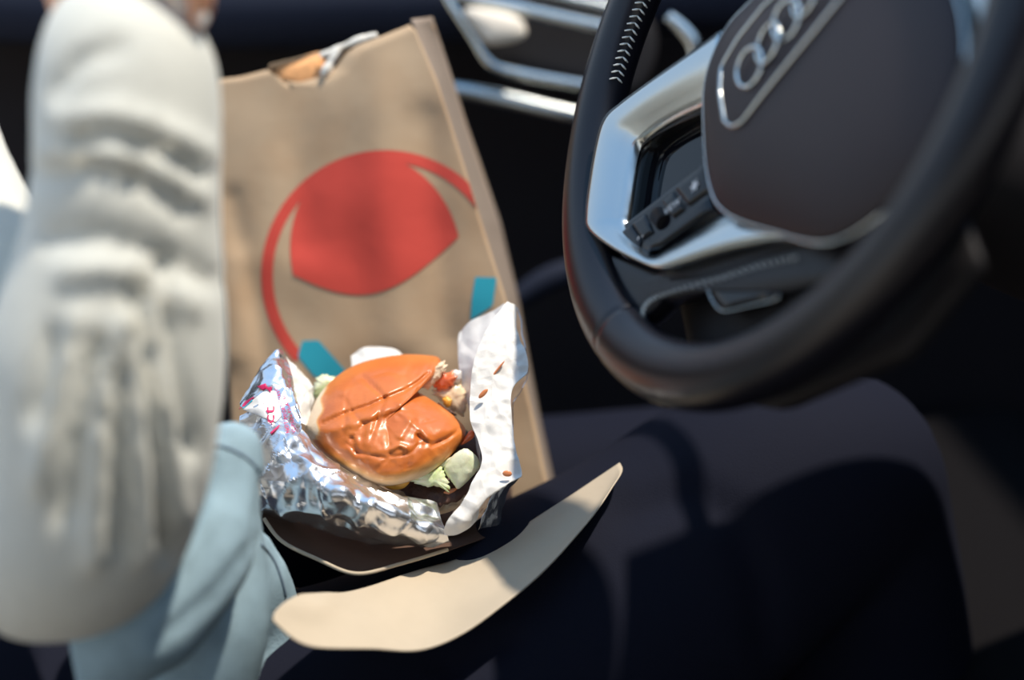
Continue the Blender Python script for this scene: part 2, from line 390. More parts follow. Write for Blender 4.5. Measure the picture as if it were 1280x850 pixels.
# emblem: shield outline and four interlocking rings (positions found on the pad surface)
def onhub(px, py, off=0):
    w = .006
    for _ in range(6): u, v = uv(px, py, w); w = hubh(u, v)+off
    return (u, v, w)
plate = [onhub(*q, .0008) for q in [(995, -28), (955, 8), (925, 45), (902, 84), (900, 118), (906, 152), (915, 159), (928, 153), (975, 92), (1015, 43), (1053, -4), (1070, -35), (1040, -60)]]
pl = poly([q[:2] for q in plate], 90)
pw = float(np.mean([q[2] for q in plate]))
emb = dome(pl, tuple(np.mean(pl, 0)), lambda a, b, h: W(a, b, hubh(a, b)+h*0+.0003+h), .0008, .002, p=10, name='emblem_plate', m=M['pad'], parent=wheel)
ribbon([(a, b, hubh(a, b)+.0008) for a, b in pl], W, .0013, 'emblem_outline', M['chrome'], emb, axis=wn, label='satin chrome shield outline')
for i, (x, y) in enumerate([(937, 84), (960, 54), (983, 25), (1006, -4)]):
    u, v, w = onhub(x, y, .0032)
    ring = [(u+.0105*math.cos(t), v+.0105*math.sin(t), w+.0012*math.sin(t*1+1.5*(i % 2))) for t in np.linspace(0, 2*math.pi, 48, endpoint=False)]
    ribbon(ring, W, .0012, 'emblem_ring', M['bright'], emb, axis=wn, label='chrome ring of the four-ring emblem')
# left spoke bezel (satin chrome) around the recess
outer = [(900, 38), (870, 60), (820, 95), (775, 128), (754, 148), (744, 180), (736, 225), (731, 268), (735, 288), (765, 311), (800, 328), (824, 335), (850, 328), (900, 312), (960, 300), (1010, 298)]
inner = [(900, 122), (872, 132), (835, 150), (808, 168), (796, 182), (789, 208), (784, 240), (780, 265), (779, 278), (786, 292), (803, 309), (818, 318), (835, 309), (870, 288), (905, 268), (950, 278)]
def bezel(outer, inner, wo, wi, name, m):
    O = spline(outer, 90); I = spline(inner, 90); V = []; Fc = []; K = 8
    for i in range(90):
        a_ = spw(*O[i]); b_ = spw(*I[i], -.008); wo = a_[2]; wi = b_[2]; uo = np.array(a_[:2]); ui = np.array(b_[:2])
        V.append(W(*(uo), wo-.012))
        for k in range(K):
            t = k/(K-1); q = uo*(1-t)+ui*t; h = wo*(1-t)+wi*t + .0035*math.sin(math.pi*min(1, t*1.15))**.8*(1-t*.3)
            V.append(W(q[0], q[1], h))
        V.append(W(*(ui), wi-.014))
    n = K+2
    for i in range(89):
        for j in range(n-1): Fc.append((i*n+j, (i+1)*n+j, (i+1)*n+j+1, i*n+j+1))
        Fc.append((i*n, i*n+n-1, (i+1)*n+n-1, (i+1)*n))
    Fc += [tuple(range(n)), tuple(89*n+j for j in range(n-1, -1, -1))]
    o = obj(name, V, Fc, m, wheel); fix_normals(o.data); return o
bezel(outer, inner, -.004, -.010, 'spoke_bezel', M['chrome'])
def wplate(name, px, w, H, Hb, m, parent, p=6, seg=80, smooth=True, curve=False, label=None, ctr=None):
    L = [spw(x, y, w)[:2] for x, y in px]
    lp = spline(L, seg, True) if curve else poly(L, seg)
    return dome(lp, tuple(np.mean(lp, 0)) if ctr is None else spw(*ctr, w)[:2], lambda a, b, h: W(a, b, wl(a)+w+h), H, Hb, rings=8, p=p, name=name, m=m, parent=parent, smooth=smooth, label=label)
wplate('spoke_recess', [(930, 100), (860, 120), (790, 160), (770, 200), (765, 300), (815, 330), (900, 300), (960, 270)], -.024, .003, .01, M['gloss'], wheel)
ribbon([spw(x, y, -.012) for x, y in spline([(880, 140), (840, 158), (806, 180), (797, 200), (789, 240), (784, 275)], 30)], W, .0012, 'recess_edge', M['gloss'], wheel, closed=False, axis=wn)
sw = wplate('switch_panel', [(763, 299), (775, 286), (884, 203), (900, 240), (900, 268), (812, 320)], -.010, .002, .012, M['gloss'], wheel, p=14)
def btn(px, w, name, m, H=.0016, label=None): return wplate(name, px, w, H, .003, m, sw, p=8, label=label)
b1 = btn([(768, 298), (790, 281), (803, 300), (800, 313)], -.0078, 'rocker_button', M['gloss'])
b2 = btn([(791, 280), (808, 268), (818, 291), (805, 300)], -.0078, 'menu_button', M['gloss'])
b3 = btn([(829, 252), (843, 240), (857, 262), (843, 273)], -.0078, 'view_button', M['gloss'])
b4 = btn([(845, 236), (884, 206), (889, 238), (862, 258)], -.0078, 'star_button', M['gloss'])
b5 = btn([(812, 316), (892, 245), (897, 262), (826, 313)], -.0085, 'lower_rocker', M['gloss'], .004)
# scroll wheel: knurled drum
SWZ = spw(822, 272, -.0065)[2]
c0 = np.array(uv(822, 272, SWZ)); d = np.array(uv(829, 280, SWZ))-np.array(uv(815, 263, SWZ)); d = d/np.linalg.norm(d); e = np.array([-d[1], d[0]])
V = []; Fc = []; K = 72
for s in (-1, 1):
    for i in range(K):
        th = 2*math.pi*i/K; r = .0052+(.0004 if i % 2 else 0); q = c0+d*s*.0055+e*r*math.cos(th); V.append(W(q[0], q[1], SWZ-.0030+r*math.sin(th)))
for i in range(K): Fc.append((i, (i+1) % K, K+(i+1) % K, K+i))
Fc += [tuple(range(K)), tuple(range(2*K-1, K-1, -1))]
o = obj('scroll_wheel', V, Fc, M['blackp'], sw, False); fix_normals(o.data)
def wtext(s, px, py, size, ang, w, parent, nm):
    V, Fc = text_mesh(s, 1.0); u0, v0 = uv(px, py, w); xs = [v.x for v in V]; ys = [v.y for v in V]; cx = (min(xs)+max(xs))/2; cy = (min(ys)+max(ys))/2
    ca, sa = math.cos(ang), math.sin(ang)
    VV = [W(u0+((v.x-cx)*ca-(v.y-cy)*sa)*size, v0+((v.x-cx)*sa+(v.y-cy)*ca)*size, w) for v in V]
    return obj(nm, VV, Fc, M['mark'], parent, False, 'white marking')
wtext('VIEW', 840, 258, .0065, math.radians(8), spw(840, 258, -.0055)[2], b3, 'marking')
wtext('+ -', 800, 296, .006, math.radians(8), spw(800, 296, -.0055)[2], b1, 'marking')
V = []; Fc = []; u0_, v0_ = uv(868, 232, spw(868, 232, -.0055)[2])
for k in range(12): r = .0045 if k % 2 == 0 else .0018; V.append(W(u0_+r*math.cos(k*math.pi/6), v0_+r*math.sin(k*math.pi/6), spw(868, 232, -.0055)[2]))
V.append(W(u0_, v0_, spw(868, 232, -.0055)[2])); Fc = [(k, (k+1) % 12, 12) for k in range(12)]
obj('marking', V, Fc, M['mark'], b4, False, 'white star marking')
# leather spoke body, lower spoke and its trim
wplate('spoke_body', [(728, 290), (765, 318), (822, 341), (900, 318), (1000, 300), (1100, 285), (1150, 250), (1100, 340), (985, 365), (900, 362), (830, 375), (800, 405), (760, 420), (735, 370)], -.010, .002, .02, M['leather'], wheel, p=4, seg=160, ctr=(800, 362))
lp = [(-.115, -.100), (-.02, -.10), (.055, -.125), (.10, -.115), (.115, -.155), (.07, -.185), (-.02, -.19), (-.09, -.165)]
L = poly(lp, 90)
dome(L, (0, -.145), lambda a, b, h: W(a, b, -.030+h), .006, .02, p=4, name='lower_spoke', m=M['blackp'], parent=wheel)
wplate('lower_trim', [(884, 362), (900, 384), (908, 390), (970, 376), (975, 370), (974, 355), (930, 360)], -.012, .0025, .008, M['gloss'], wheel)
ribbon([spw(x, y, -.0085) for x, y in spline([(884, 360), (892, 378), (905, 389), (935, 383), (968, 375), (974, 368)], 26)], W, .0005, 'trim_edge', M['chrome'], wheel, closed=False, axis=wn)
ribbon([spw(x, y, -.005) for x, y in spline([(828, 345), (870, 340), (930, 322), (1000, 301)], 26)], W, .0007, 'seam', M['leather'], wheel, closed=False, axis=wn)
# right spoke (mirror of the layout, mostly out of frame)
L = poly([(.10, -.02), (.17, .0), (.172, -.07), (.10, -.09)], 60)
dome(L, (.135, -.045), lambda a, b, h: W(a, b, -.012+h), .006, .02, p=5, name='side_spoke', m=M['chrome'], parent=wheel)
def stitch(pts, name='stitching', k=1.0):
    V = [[], []]
    for (a, b) in pts:
        t = (b-a); q = [a, a+t*.5+(EYE-a).normalized()*.0006, b]; add(V, tube_mesh(q, [.0004*k, .0007*k, .0004*k], 6))
    o = obj(name, V[0], V[1], M['thread'], wheel, True, 'pale grey thread stitches'); fix_normals(o.data)
def wsurf(px, py, w): u, v = uv(px, py, w); return W(u, v, w)
st = []
Q = spline([(995, 322), (950, 332), (900, 348), (850, 362), (815, 374), (803, 390), (808, 405), (835, 422), (870, 434)], 52)
for i in range(51):
    a, b = Q[i], Q[i]+(Q[i+1]-Q[i])*.35; nrm = np.array([-(Q[i+1]-Q[i])[1], (Q[i+1]-Q[i])[0]]); nrm = nrm/np.linalg.norm(nrm)*3.2
    st.append((W(*spw(*(a-nrm), -.0055)), W(*spw(*(b+nrm), -.0055))))
stitch(st, k=.5)
st = []
for i in range(40):
    th = math.radians(98+i*1.6)
    for s in (0, 1):
        a = rim_pt(th, math.radians(168), .0003); b = rim_pt(th+math.radians(.75), math.radians(168+(16 if s else -16)), .0003); st.append((a, b))
stitch(st)
# steering column behind the hub
col = thing('steering_column', 'black steering column shroud behind the wheel hub', 'steering column', W(.01, -.03, -.1))
V, Fc = tube_mesh([W(.01, -.03, -.055), W(.01, -.03, -.12), W(.01, -.02, -.3), W(.01, 0, -.55)], [.05, .055, .07, .08], 28); o = obj('shroud', V, Fc, M['blackp'], col)
V, Fc = tube_mesh([W(-.03, 0, -.10), W(-.11, .03, -.10), W(-.16, .05, -.10)], [.008, .007, .009], 12); obj('stalk', V, Fc, M['blackp'], col)
# =================================================================== PRINTED PAPER BAG
bag = thing('paper_bag', 'upright kraft takeaway paper bag with red and teal print, behind the foil-wrapped burger', 'paper bag', P(480, 680, 1.04))
bagfold = fold([([(300, 330), (290, 440)], 22, .004), ([(395, 60), (372, 180), (380, 300)], 26, -.003), ([(470, 50), (480, 300), (500, 420)], 30, .004), ([(535, 150), (560, 420)], 22, -.003), ([(290, 250), (340, 470)], 16, -.003)])
def bz(x, y): return 1.035-.00008*(x-450)-bagfold(x, y)+.002*hfield((x, y, 0), .012)
def lerp(tab, y):
    t = np.array(tab, float); return float(np.interp(y, t[:, 0], t[:, 1]))
XL = [(100, 262), (300, 268), (450, 284), (700, 300)]
XR = [(20, 512), (99, 546), (160, 566), (280, 603), (371, 632), (450, 650), (525, 668), (700, 705)]
XG = [(20, 541), (99, 567), (160, 586), (200, 600), (280, 627), (371, 649), (440, 661), (525, 677), (700, 715)]
top = [(255, 102), (275, 99), (300, 96), (335, 87), (343, 95), (352, 101), (375, 103), (398, 97), (420, 85), (432, 68), (445, 58), (470, 48), (500, 36), (512, 31), (527, 26)]
nu, nv = 64, 80; V = []; Fc = []
def front_xy(s, t):
    x0, x1 = lerp(XL, 100), lerp(XR, 20); xt = x0+(x1-x0)*s; yt = lerp([(a, b) for a, b in top], xt)
    y = yt+(640-yt)*t; xl, xr = lerp(XL, y), lerp(XR, y); x = xl+(xr-xl)*s if t > .0 else xt
    return x, y
for j in range(nv):
    for i in range(nu):
        x, y = front_xy(i/(nu-1), j/(nv-1)); V.append(P(x, y, bz(x, y)))
for j in range(nv-1):
    for i in range(nu-1): a = j*nu+i; Fc.append((a, a+1, a+nu+1, a+nu))
def solid(o, t, off=-1):
    mod = o.modifiers.new('thickness', 'SOLIDIFY'); mod.thickness = t; mod.offset = off; return o
solid(obj('front_panel', V, Fc, M['kraft'], bag), .0006, 0)
BK = .075
V = []; Fc = []
for j in range(nv):
    for i in range(nu):
        s, t = i/(nu-1), j/(nv-1); x, y = front_xy(s, 0); yt = 94-(x-270)*.262 if x > 320 else 100; y = yt+(632-yt)*t
        xl, xr = lerp(XL, y)+6, lerp(XG, y)-2; xx = xl+(xr-xl)*s; V.append(P(xx, y, 1.035+.012+BK*min(1, t*2.2)**.8+.002*math.sin(xx*.05)))
for j in range(nv-1):
    for i in range(nu-1): a = j*nu+i; Fc.append((a, a+nu, a+nu+1, a+1))
solid(obj('back_panel', V, Fc, M['kraft'], bag), .0006, 0)
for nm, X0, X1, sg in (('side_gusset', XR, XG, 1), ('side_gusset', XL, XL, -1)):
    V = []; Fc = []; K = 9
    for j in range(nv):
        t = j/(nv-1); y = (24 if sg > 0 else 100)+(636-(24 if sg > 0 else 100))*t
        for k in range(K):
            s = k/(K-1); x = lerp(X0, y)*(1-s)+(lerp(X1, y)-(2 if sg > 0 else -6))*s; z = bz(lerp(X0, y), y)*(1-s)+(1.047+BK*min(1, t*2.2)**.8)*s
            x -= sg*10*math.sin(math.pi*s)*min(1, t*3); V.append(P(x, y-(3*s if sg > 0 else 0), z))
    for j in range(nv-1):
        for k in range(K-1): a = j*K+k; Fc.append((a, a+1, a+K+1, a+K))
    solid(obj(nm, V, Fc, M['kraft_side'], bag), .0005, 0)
V = [P(296, 638, 1.03), P(688, 638, 1.02), P(696, 634, 1.12), P(302, 634, 1.12)]; solid(obj('base_panel', V, [(0, 1, 2, 3)], M['kraft'], bag), .0006, 0)
# plain print on the front: a solid red dome inside a thin red ring, and two teal blocks
def decal(loop, m, name, n=14, label=None, off=.0009):
    loop = np.array(loop); c = loop.mean(0); V = [P(*c, bz(*c)-off)]; Fc = []; k = len(loop)
    for r in range(1, n+1):
        for q in loop: x, y = c+(q-c)*r/n; V.append(P(x, y, bz(x, y)-off))
    for i in range(k): Fc.append((0, 1+i, 1+(i+1) % k))
    for r in range(n-1):
        for i in range(k): a = 1+r*k; Fc.append((a+i, a+k+i, a+k+(i+1) % k, a+(i+1) % k))
    return obj(name, V, Fc, m, bag, True, label)
a0 = math.radians(-13)
def ell(cx, cy, ax, by, th): x, y = ax*math.cos(th), by*math.sin(th); return (cx+x*math.cos(a0)-y*math.sin(a0), cy+x*math.sin(a0)+y*math.cos(a0))
loopd = [ell(470, 320, 106, 128, th) for th in np.linspace(math.pi, 2*math.pi, 50)]
loopd += [ell(470, 320, 106*math.cos(t), 34, math.pi/2) if False else (loopd[-1][0]+(loopd[0][0]-loopd[-1][0])*t, loopd[-1][1]+(loopd[0][1]-loopd[-1][1])*t+46*math.sin(math.pi*t)) for t in np.linspace(0, 1, 24)[1:-1]]
decal(loopd, M['red'], 'red_dome_print', label='solid red printed dome')
V = []; Fc = []; K = 130
for i in range(K):
    th = math.radians(150+ i/(K-1)*195)
    wd = 9
    for j in range(5):
        x, y = ell(482, 345, 150-wd+wd*j/4*1.6, 152-wd+wd*j/4*1.6, th); x = min(x, lerp(XR, y)-1); V.append(P(x, y, bz(x, y)-.0007))
for i in range(K-1):
    for j in range(4): a = i*5+j; Fc.append((a, a+1, a+6, a+5))
obj('red_ring_print', V, Fc, M['red'], bag, True, 'thin red printed ring')
decal(poly([(594, 346), (621, 347), (616, 382), (588, 401), (590, 372)], 40), M['teal'], 'teal_block_print', 6, 'teal printed block')
decal(poly([(378, 426), (398, 425), (436, 468), (420, 480), (392, 470), (372, 445)], 40), M['teal'], 'teal_block_print', 6, 'teal printed block')
# crumpled white napkin and orange piece showing in the torn mouth
nap = thing('paper_napkin', 'crumpled white napkin edge poking out of the torn bag mouth', 'napkin', P(430, 75, 1.05))
def lump(name, pts, z, r, m, parent, label=None, seg=10, wob=.3):
    A = [[], []]
    Q = spline([(x, y, z, rr) for x, y, rr in pts], 26)
    path = [P(*q[:3]) for q in Q]; rad = [q[3]/F*z*(1+wob*noise.noise(P(*q[:3])*220)) for q in Q]; rad[0] *= .4; rad[-1] *= .4
    V, Fc = tube_mesh(path, rad, seg); o = obj(name, V, Fc, m, parent, True, label); fix_normals(o.data); return o
lump('twisted_edge', [(402, 95, 3), (408, 88, 6), (416, 74, 5), (424, 62, 5)], 1.04, 1, M['napkin'], nap)
lump('twisted_edge', [(400, 70, 4), (412, 66, 4), (424, 60, 4), (436, 56, 4)], 1.043, 1, M['napkin'], nap)
lump('twisted_edge', [(436, 56, 4), (446, 52, 6), (458, 48, 5), (472, 44, 5)], 1.040, 1, M['napkin'], nap)
fr = thing('orange_piece', 'orange piece showing in the torn notch of the bag mouth', 'food', P(372, 86, 1.055))
lp = spline([(343, 94), (348, 82), (372, 73), (400, 65), (406, 75), (404, 104), (375, 114), (347, 108)], 40, True)
M['golden'] = mat('orange_bumpy', (.82, .40, .16), .6, bump=.6, bscale=150, var=.2, vscale=90)
dome(lp, (375, 88), lambda a, b, h: P(a, b, 1.052-h), .006, .01, name='orange_lump', m=M['golden'], parent=fr)
# =================================================================== OPEN KRAFT BAG (lying, mouth towards the viewer)
tray = thing('kraft_paper_sleeve', 'open flat kraft bag lying on the lap below the foil-wrapped burger, cream flap forward', 'paper bag', P(520, 720, .86))
flap = [[(374, 743, .80), (405, 741, .82), (440, 739, .84), (520, 715, .875), (600, 690, .90), (688, 637, .915), (775, 579, .93)],
        [(355, 754, .785), (400, 758, .80), (445, 758, .825), (530, 745, .855), (618, 708, .875), (702, 652, .895), (778, 585, .92)],
        [(343, 766, .775), (392, 788, .785), (460, 788, .805), (545, 777, .835), (640, 727, .855), (722, 660, .88), (776, 592, .91)],
        [(341, 776, .77), (385, 808, .77), (465, 812, .79), (545, 809, .805), (648, 744, .835), (735, 655, .87), (768, 604, .90)]]
sheet(flap, P, 60, 24, .0009, disp=lambda q, p, a, b: .0012*hfield(p, 25), name='front_flap', m=M['kraft_l'], parent=tray)
upper = [[(322, 640, .875), (352, 678, .87), (395, 700, .865), (445, 718, .86), (500, 706, .87), (560, 688, .885), (640, 660, .92)],
         [(330, 610, .92), (370, 630, .91), (410, 650, .91), (455, 665, .91), (510, 660, .92), (565, 650, .93), (640, 640, .95)],
         [(350, 560, 1.0), (380, 580, 1.0), (420, 600, 1.0), (460, 610, 1.0), (520, 610, 1.0), (570, 605, 1.0), (640, 600, 1.0)]]
M['kraft_shade'] = mat('kraft_painted_shade', (.10, .06, .045), .85, spec=.15)  # kraft darkened: shadow under the foil and inside the bag, put into colour
up_ = sheet(upper, P, 50, 20, .0006, name='upper_panel', m=M['kraft_shade'], parent=tray)
rimp = [tuple(q) for q in spline([(330, 648, .872), (352, 676, .868), (395, 698, .863), (445, 717, .858), (500, 705, .868), (560, 687, .883)], 60)]
ribbon([(a, b, c) for a, b, c in rimp], P, .0012, 'panel_edge', M['kraft_l'], tray, closed=False, axis=UP, label='pale kraft strip for the sunlit lip of the upper panel')  # lighter kraft along the lip paints in its sunlit line
lowr = [[(340, 730, .93), (450, 745, .92), (560, 720, .94), (700, 660, .96)], [(345, 760, .875), (440, 755, .88), (560, 722, .90), (700, 650, .93)]]
sheet(lowr, P, 20, 8, .0008, name='lower_panel', m=M['kraft_shade'], parent=tray)
# =================================================================== FOIL WRAPPER
wrap = thing('foil_wrapper', 'crinkled silver foil burger wrapper with white paper lining around the burger', 'wrapper', P(470, 650, .93))
def fdisp(amp, s, o=0):
    def f(q, p, a, b):
        return amp*(crinkle(p+Vector((o, 0, 0)), s)-.3)+amp*.5*hfield(p, s*2.3, o)
    return f
front = [[(300, 520, .90), (325, 508, .895), (352, 515, .89), (385, 548, .885), (425, 585, .88), (470, 606, .878), (512, 622, .88), (545, 632, .885)],
         [(305, 560, .885), (335, 545, .875), (370, 560, .868), (405, 588, .862), (440, 610, .86), (480, 628, .862), (520, 640, .868), (552, 646, .875)],
         [(310, 600, .875), (345, 595, .862), (385, 602, .855), (420, 616, .85), (455, 630, .85), (495, 645, .853), (530, 656, .86), (556, 660, .87)],
         [(315, 634, .875), (350, 638, .865), (390, 638, .86), (425, 642, .857), (460, 655, .857), (500, 668, .86), (535, 674, .866), (560, 674, .875)],
         [(322, 640, .90), (350, 650, .89), (390, 655, .885), (425, 668, .88), (460, 676, .88), (500, 680, .88), (535, 680, .885), (565, 676, .89)]]
sheet(front, P, 150, 80, .0004, disp=fdisp(.0055, 40), name='front_foil', m=M['foil'], parent=wrap, smooth=False)
left = [[(300, 505, .91), (315, 480, .915), (330, 455, .92), (344, 440, .925), (350, 437, .93), (352, 440, .932)],
        [(306, 512, .90), (325, 490, .90), (338, 470, .905), (347, 455, .915), (355, 452, .925), (358, 452, .93)],
        [(320, 525, .893), (340, 505, .893), (350, 490, .898), (356, 478, .905), (360, 472, .915), (364, 470, .92)],
        [(335, 545, .888), (352, 528, .886), (362, 515, .888), (366, 505, .893), (366, 492, .90), (368, 488, .91)],
        [(355, 560, .882), (370, 548, .88), (376, 540, .88), (378, 532, .882), (376, 522, .885), (374, 515, .89)]]
sheet(left, P, 80, 80, .0004, disp=fdisp(.0016, 70, 3), name='raised_corner', m=M['foil'], parent=wrap, smooth=False)
linL = [[(343, 440, .935), (356, 446, .94), (368, 458, .945), (380, 468, .95), (392, 484, .95)],
        [(350, 462, .93), (362, 466, .935), (374, 474, .94), (384, 482, .945), (391, 492, .95)],
        [(358, 490, .92), (368, 496, .925), (376, 502, .93), (384, 508, .935), (388, 515, .94)],
        [(372, 525, .905), (376, 530, .91), (380, 535, .915), (384, 542, .92), (386, 548, .93)]]
sheet(linL, P, 50, 50, .0004, disp=fdisp(.003, 60, 5), name='left_lining', m=M['liner'], parent=wrap, smooth=False, label='white paper lining')
linB = [[(440, 446, .985), (455, 436, .985), (475, 434, .985), (495, 438, .985), (505, 448, .985)], [(440, 480, .97), (455, 475, .97), (475, 472, .97), (495, 475, .97), (510, 480, .97)]]
sheet(linB, P, 24, 12, .0004, disp=fdisp(.002, 60, 9), name='back_lining', m=M['liner'], parent=wrap, smooth=False, label='white paper lining')
right = [[(634, 377, .93), (638, 379, .93), (642, 381, .935), (644, 384, .94)],
         [(607, 415, .915), (622, 412, .92), (636, 412, .925), (645, 412, .935)],
         [(592, 455, .905), (612, 450, .908), (636, 445, .915), (657, 440, .925)],
         [(588, 490, .900), (604, 488, .90), (628, 480, .905), (659, 465, .915)],
         [(588, 525, .892), (602, 520, .892), (618, 508, .897), (640, 488, .908)],
         [(598, 552, .885), (612, 548, .885), (626, 540, .890), (640, 525, .90)],
         [(603, 578, .878), (618, 574, .876), (632, 568, .88), (644, 560, .89)],
         [(592, 600, .873), (606, 598, .87), (632, 592, .875), (652, 592, .883)],
         [(580, 625, .868), (596, 622, .865), (612, 612, .868), (645, 600, .876)],
         [(560, 650, .866), (578, 650, .862), (592, 642, .865), (604, 622, .872)],
         [(553, 668, .870), (570, 668, .866), (586, 660, .868), (596, 648, .875)]]
right = [[(x, y, row[0][2]+(z-row[0][2])*.35) for x, y, z in row] for row in right]
sheet(right, P, 50, 130, .0005, disp=fdisp(.0016, 75, 7), name='right_lining', m=M['liner'], parent=wrap, smooth=False, label='tall upright white paper lining')
bkf = [[(632, 380, .945), (612, 390, .95), (590, 400, .955), (574, 416, .96)],
       [(620, 405, .94), (604, 415, .945), (586, 425, .95), (572, 435, .955)],
       [(600, 445, .93), (592, 450, .935), (582, 458, .94), (574, 465, .945)],
       [(592, 490, .92), (590, 500, .925), (588, 510, .93), (588, 520, .93)],
       [(600, 560, .90), (600, 570, .90), (600, 580, .90), (600, 590, .90)]]
sheet(bkf, P, 40, 70, .0005, disp=fdisp(.0022, 40, 11), name='folded_back_lining', m=M['liner'], parent=wrap, smooth=False, label='shaded folded-back white paper lining')
fr_ = [[(646, 384, .945), (658, 440, .935), (660, 470, .93), (645, 500, .92), (641, 540, .91), (650, 595, .895), (628, 600, .885), (606, 640, .88), (598, 662, .885)],
       [(640, 386, .96), (652, 445, .955), (652, 475, .95), (634, 505, .94), (632, 545, .93), (640, 600, .915), (632, 625, .91), (628, 645, .905), (626, 655, .905)]]
sheet(fr_, P, 90, 14, .0004, disp=fdisp(.0022, 60, 13), name='outer_foil', m=M['foil'], parent=wrap, smooth=False)
under = [[(300, 560, .93), (360, 600, .92), (430, 650, .905), (500, 668, .90), (560, 668, .90), (610, 640, .905)],
         [(310, 540, .97), (370, 580, .97), (440, 620, .96), (500, 640, .95), (560, 640, .95), (615, 600, .95)]]
sheet(under, P, 40, 14, .0005, disp=fdisp(.002, 50, 15), name='wrapper_base', m=M['foil'], parent=wrap, smooth=False)
loopg = lambda c, rx, ry, a: [(c[0]+rx*math.cos(t)*math.cos(a)-ry*math.sin(t)*math.sin(a), c[1]+rx*math.cos(t)*math.sin(a)+ry*math.sin(t)*math.cos(a)) for t in np.linspace(0, 2*math.pi, 20, endpoint=False)]
for nm, c, rx, ry, a, z in (('sauce_smear', (604, 492), 8, 3, -.8, .8925), ('sauce_smear', (634, 592), 6, 4, .1, .868), ('sauce_smear', (622, 462), 14, 1.5, -.9, .903)):
    dome(np.array(loopg(c, rx, ry, a)), c, lambda x, y, h, z=z: P(x, y, z-h), .0008, .001, rings=4, name=nm, m=M['grease'], parent=wrap, label='orange sauce smear')
# print on the raised corner
from mathutils.bvhtree import BVHTree
bpy.context.view_layer.update()
def bvh_of(nm):
    o = [q for q in wrap.children if q.name.split('.')[0] == nm][0]; off = o.matrix_world
    return BVHTree.FromPolygons([off @ v.co for v in o.data.vertices], [tuple(p.vertices) for p in o.data.polygons])
CB = bvh_of('raised_corner'); FB = bvh_of('front_foil')
def lz(x, y):
    zs = []
    for t in (CB, FB):
        h = t.ray_cast(EYE, (P(x, y, 1)-EYE).normalized())[0]
        if h: zs.append(toview(h)[2])
    return (min(zs) if zs else lz0(x, y))-.0006
def lz0(x, y): return .8995-.0002*(y-500)+(.00012*(350-x) if x < 350 else -.00005*(x-350))-.0025
def fdecal(loop, m, nm, off=0, label=None):
    L = poly(loop, 40); c = L.mean(0)
    return dome(L, tuple(c), lambda a, b, h: P(a, b, lz(a, b)-off-h), .0003, .0003, rings=5, p=8, name=nm, m=m, parent=wrap, label=label)
fdecal([(303, 512), (318, 498), (328, 490), (345, 488), (348, 500), (352, 520), (345, 528), (328, 522)], M['white'], 'white_print', label='white printed patch')
for lp in ([(298, 512), (306, 502), (318, 495), (316, 498), (306, 508)], [(321, 483), (332, 479), (334, 484), (328, 488)], [(330, 485), (340, 483), (338, 491), (334, 487)], [(337, 541), (350, 530), (349, 533), (339, 543)]):
    fdecal(lp, M['magenta'], 'magenta_print', .0004, 'magenta printed mark')
fdecal([(300, 507), (314, 498), (316, 501), (304, 511)], M['cyan'], 'cyan_print', .0003, 'cyan printed mark')
def ftext(s, x0, y0, x1, y1, size, bend, m, nm, off=.0012):
    V, Fc = text_mesh(s, 1.0); xs = [v.x for v in V]; wd = max(xs); zz = lz((x0+x1)/2, (y0+y1)/2); L = math.hypot(x1-x0, y1-y0); dx, dy = (x1-x0)/L, (y1-y0)/L; out = []
    for v in V:
        t = v.x/wd; bx = math.sin(math.pi*t)*bend; x = x0+dx*t*L+(dy*(v.y*size+bx)); y = y0+dy*t*L-dx*(v.y*size+bx)
        out.append(P(x, y, lz(x, y)-off))
    return obj(nm, out, Fc, m, wrap, False, 'printed lettering')
ftext('NOT MICROWAVE', 362, 541, 348, 484, 7, -2, M['magenta'], 'lettering')
ftext('OPEN FLAME', 370, 540, 357, 492, 6, -1, M['magenta'], 'lettering')
ftext('ct', 343, 530, 343, 508, 20, 0, M['magenta'], 'lettering')
# =================================================================== BURGER
bg = thing('burger', 'half-eaten burger with shiny orange-brown bun sitting in silver foil', 'burger', P(495, 600, .93))
crown = [(383, 540), (388, 518), (398, 495), (415, 475), (440, 458), (470, 448), (505, 443), (535, 444), (548, 447), (551, 455), (545, 468), (530, 480), (520, 487), (535, 497), (552, 508), (570, 522), (580, 533), (582, 543), (575, 556), (560, 573), (540, 590), (515, 601), (490, 607), (470, 606), (450, 597), (425, 582), (400, 563)]
CL = spline(crown, 150, True)
crease = fold([([(402, 530), (430, 517), (460, 507), (480, 498), (505, 488), (522, 478), (536, 466)], 2.2, -.0032), ([(408, 540), (440, 528), (480, 512), (520, 500)], 7, .0025), ([(480, 500), (470, 530), (455, 575)], 3, -.0014), ([(500, 515), (530, 540), (545, 570)], 4, .0016), ([(452, 470), (465, 482), (480, 497)], 3, -.003), ([(522, 545), (540, 556), (560, 548), (575, 535)], 2.5, -.0025),
               ([(440, 548), (446, 566)], 3, -.002), ([(488, 562), (500, 556), (508, 560)], 3, .002), ([(530, 528), (560, 520)], 2.5, -.0015), ([(455, 530), (450, 565)], 5, -.002), ([(500, 505), (515, 520), (500, 545)], 5, .002), ([(400, 470), (430, 490)], 9, .002)])
def sm(x, a, b): x = max(0, min(1, (x-a)/(b-a))); return x*x*(3-2*x)
def bunpale(a, b, t):
    low = sm(t, .72, 1.0)*sm(b, 548, 596)*.75
    lft = sm(-(a-(404-.18*(b-500))+2.5*math.sin(b*.23)), -3, 4)*(1 if b > 470 else 0)*.95
    return max(low, lft, .12*sm(t, .8, 1))
def bunz(y): return .915+(530-y)*.00042
